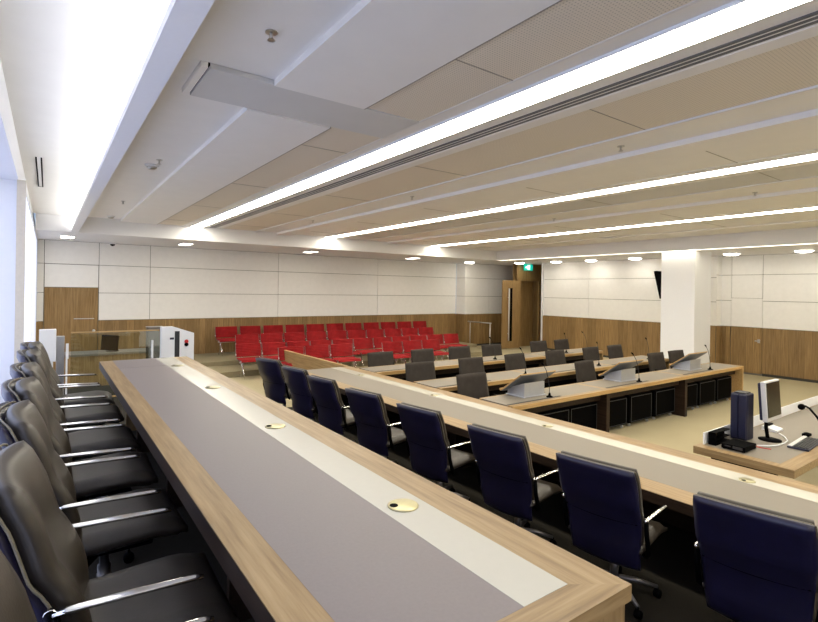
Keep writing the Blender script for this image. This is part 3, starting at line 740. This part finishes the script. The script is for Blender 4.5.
# ------------------------------------------------------------------ computer desk at lower right
t = thing('computer_desk', 'oak computer desk with taupe inlay at the right edge', 'desk', (7.0, 1.9, 0), 0)
x0, x1, y0, y1 = 5.10, 9.6, 1.53, 2.33
MB().box(x0, x0 + .09, y0, y1, .69, .745).box(x0 + .09, x1, y0, y0 + .12, .69, .745).box(x0 + .09, x1, y1 - .05, y1, .69, .745).build('desktop_frame', WX, t, True)
MB().box(x0 + .09, x1, y0 + .12, y1 - .05, .69, .7455).build('inlay', INLAYB, t, True)
MB().box(x0 - .012, x0, y0 - .012, y1, .675, .744).box(x0, x1, y0 - .012, y0, .675, .744).build('edge_lipping', WY, t, True)
MB().box(x0 + .25, x0 + .29, y0 + .2, y1 - .05, 0, .69).box(x1 - .29, x1 - .25, y0 + .2, y1 - .05, 0, .69).build('leg', WDK, t, True)
MB().box(x0 + .11, x1, y1 - .045, y1 - .033, .7455, .86, 0, .002).build('privacy_screen', WPL, t, True)
D = .746
t = thing('computer_tower', 'dark navy desktop computer tower standing behind the monitor', 'computer', (5.775, 2.172, D))
MB().box(-.085, .085, -.075, .075, 0, .465, 0, .012).build('case', DAYTINTP, t)
MB().box(-.10, -.08, -.07, -.006, .02, .455, 0, .006).box(-.10, -.08, .006, .07, .02, .455, 0, .006).build('front_bezel', DAYTINTP, t)
MB().box(-.075, -.005, -.06, .05, .465, .477, 0, .004).box(.005, .07, -.05, .06, .465, .475, 0, .004).build('top_vent', DGREY, t)
t = thing('computer_monitor', 'silver framed flat monitor with black screen on the computer desk', 'monitor', (5.95, 1.985, D))
MB().lathe([(.10, 0), (.10, .008), (.05, .022)], n=28).build('base', BLACK, t)
MB().tube([(0, .02, .02), (0, .035, .12), (0, .03, .30)], .018, 8).build('stand', BLACK, t)
Mr = Matrix.Translation((0, -.005, .405)) @ Matrix.Rotation(radians(-4), 4, 'X')
mo = MB().obox((.37, .045, .395), Mr, 0, .008).build('casing', SILV, t)
MB().obox((.33, .004, .34), Mr @ Matrix.Translation((0, -.0245, .012))).build('screen', SCR, mo)
MB().obox((.35, .03, .37), Mr @ Matrix.Translation((-.005, .034, 0)), 0, .01).build('rear_cover', DAYTINTP, mo)
t = thing('keyboard', 'black and white keyboard on the computer desk', 'keyboard', (6.07, 1.725, D))
t.rotation_euler = (0, 0, .06)
MB().box(-.27, .27, -.085, .085, 0, .018, 0, .005).build('body', DAYTINTP, t)
MB().box(-.265, .265, .045, .08, .018, .026, 0, .003).build('palm_strip', SILV, t)
kb = MB()
for r in range(5):
    for c in range(17):
        kb.box(-.255 + c * .030, -.255 + c * .030 + .026, -.075 + r * .023, -.075 + r * .023 + .019, .018, .026, 0, .002, 1)
kk = kb.build('keys', DGREY, t); kk['kind'] = 'stuff'
t = thing('computer_mouse', 'black computer mouse beside the keyboard', 'mouse', (6.47, 1.83, D))
MB().slab(lambda u, v: ((.055 * (2 * u - 1) * (1 - .2 * (2 * v - 1) ** 2), .03 * (2 * v - 1) , .012 + .012 * sin(pi * u) * sin(pi * v)), Vector((0, 0, 1))), 8, 8, lambda u, v: .011).build('body', BLACK, t)
t = thing('recorder_box', 'small black recorder box at the left end of the computer desk', 'recorder', (5.36, 2.04, D))
MB().box(-.13, .13, -.10, .10, .006, .052, 0, .004).box(-.12, -.10, -.09, -.07, 0, .006).box(.12, .14, -.09, -.07, 0, .006).box(-.12, -.10, .07, .09, 0, .006).box(.12, .14, .07, .09, 0, .006).build('case', BLACK, t)
MB().box(-.135, -.13, -.08, .0, .02, .045).box(-.134, -.13, .02, .07, .03, .04).build('front_controls', DGREY, t)
tag(recenter(MB().box(5.505, 5.56, 1.99, 2.02, D, D + .03, 0, .006).tube([(5.53, 2.0, D + .015), (5.55, 1.93, D + .006), (5.58, 1.85, D + .005)], .004, 6).build('red_plug', REDP)), 'small red plug on the recorder box corner', 'plug')
t = thing('equipment_tray', 'open black equipment tray against the white desk screen', 'tray', (5.42, 2.235, D))
MB().box(-.16, .16, -.035, .035, 0, .012).box(-.16, .16, .02, .035, .012, .12).box(-.16, .16, -.03, .02, .05, .06).box(-.16, .16, -.03, .02, .108, .12).box(-.16, -.15, -.035, .02, .012, .12).build('tray_body', BLACK, t)
t = thing('desk_telephone', 'small white device with dark top behind the monitor', 'device', (6.42, 2.12, D))
MB().prism([(-.07, 0), (.07, 0), (.07, .045), (-.07, .02)], -.09, .09, 'x').build('body', WPL, t)
MB().box(-.03, .09, .02, .06, .042, .058, 0, .005).build('handset', BLACK, t)
tag(recenter(MB().tube([(5.60, 1.97, D + .007), (5.68, 1.90, D + .007), (5.78, 1.86, D + .007), (5.91, 1.85, D + .007), (6.04, 1.862, D + .007), (6.18, 1.93, D + .007), (6.30, 2.02, D + .007)], .007, 8).build('white_cable', WPL)), 'thick white cable curving round the monitor base', 'cable')
t = thing('gooseneck_microphone', 'black gooseneck microphone with round foam head at the right edge', 'microphone', (6.58, 1.70, D))
MB().lathe([(.06, 0), (.06, .015), (.02, .03)], n=20).build('base', BLACK, t)
MB().tube([(0, 0, .02), (-.05, .005, .10), (-.22, .02, .24), (-.36, .04, .335), (-.44, .05, .365), (-.50, .06, .365)], .010, 8).build('gooseneck', BLACK, t)
MB().lathe([(.005, -.04), (.024, -.03), (.030, -.008), (.028, .015), (.018, .03), (.005, .04)], (-.515, .06, .366), 16, axis='x').build('microphone_head', BLACK, t)

# ------------------------------------------------------------------ camera and world
F, CXp, CYp, YAW, ROLL = 502.8, 409.0, 290.6, .6233, .0155
cam = bpy.data.cameras.new('camera'); co = bpy.data.objects.new('camera', cam); COL.objects.link(co)
cam.sensor_fit = 'HORIZONTAL'; cam.sensor_width = 36; cam.lens = F / 818 * 36
cam.shift_x = 0; cam.shift_y = -(311 - CYp) / 818
fw = Vector((sin(YAW), cos(YAW), 0)); r = Vector((cos(YAW), -sin(YAW), 0)); u = Vector((0, 0, 1))
r2 = r * cos(ROLL) + u * sin(ROLL); u2 = -r * sin(ROLL) + u * cos(ROLL)
M = Matrix((r2, u2, -fw)).transposed().to_4x4(); M.translation = (0, 0, 2.2); co.matrix_world = M
cam.clip_start = .02; S.camera = co
w = bpy.data.worlds.new('world'); S.world = w; w.use_nodes = True
w.node_tree.nodes['Background'].inputs['Color'].default_value = (.6, .75, 1, 1); w.node_tree.nodes['Background'].inputs['Strength'].default_value = .5
S.view_settings.view_transform = 'Standard'; S.view_settings.look = 'None'; S.view_settings.exposure = .63; S.view_settings.gamma = 1
S.view_settings.use_curve_mapping = False
S.cycles.use_denoising = True
S.cycles.max_bounces = 8; S.cycles.diffuse_bounces = 5; S.cycles.transparent_max_bounces = 8
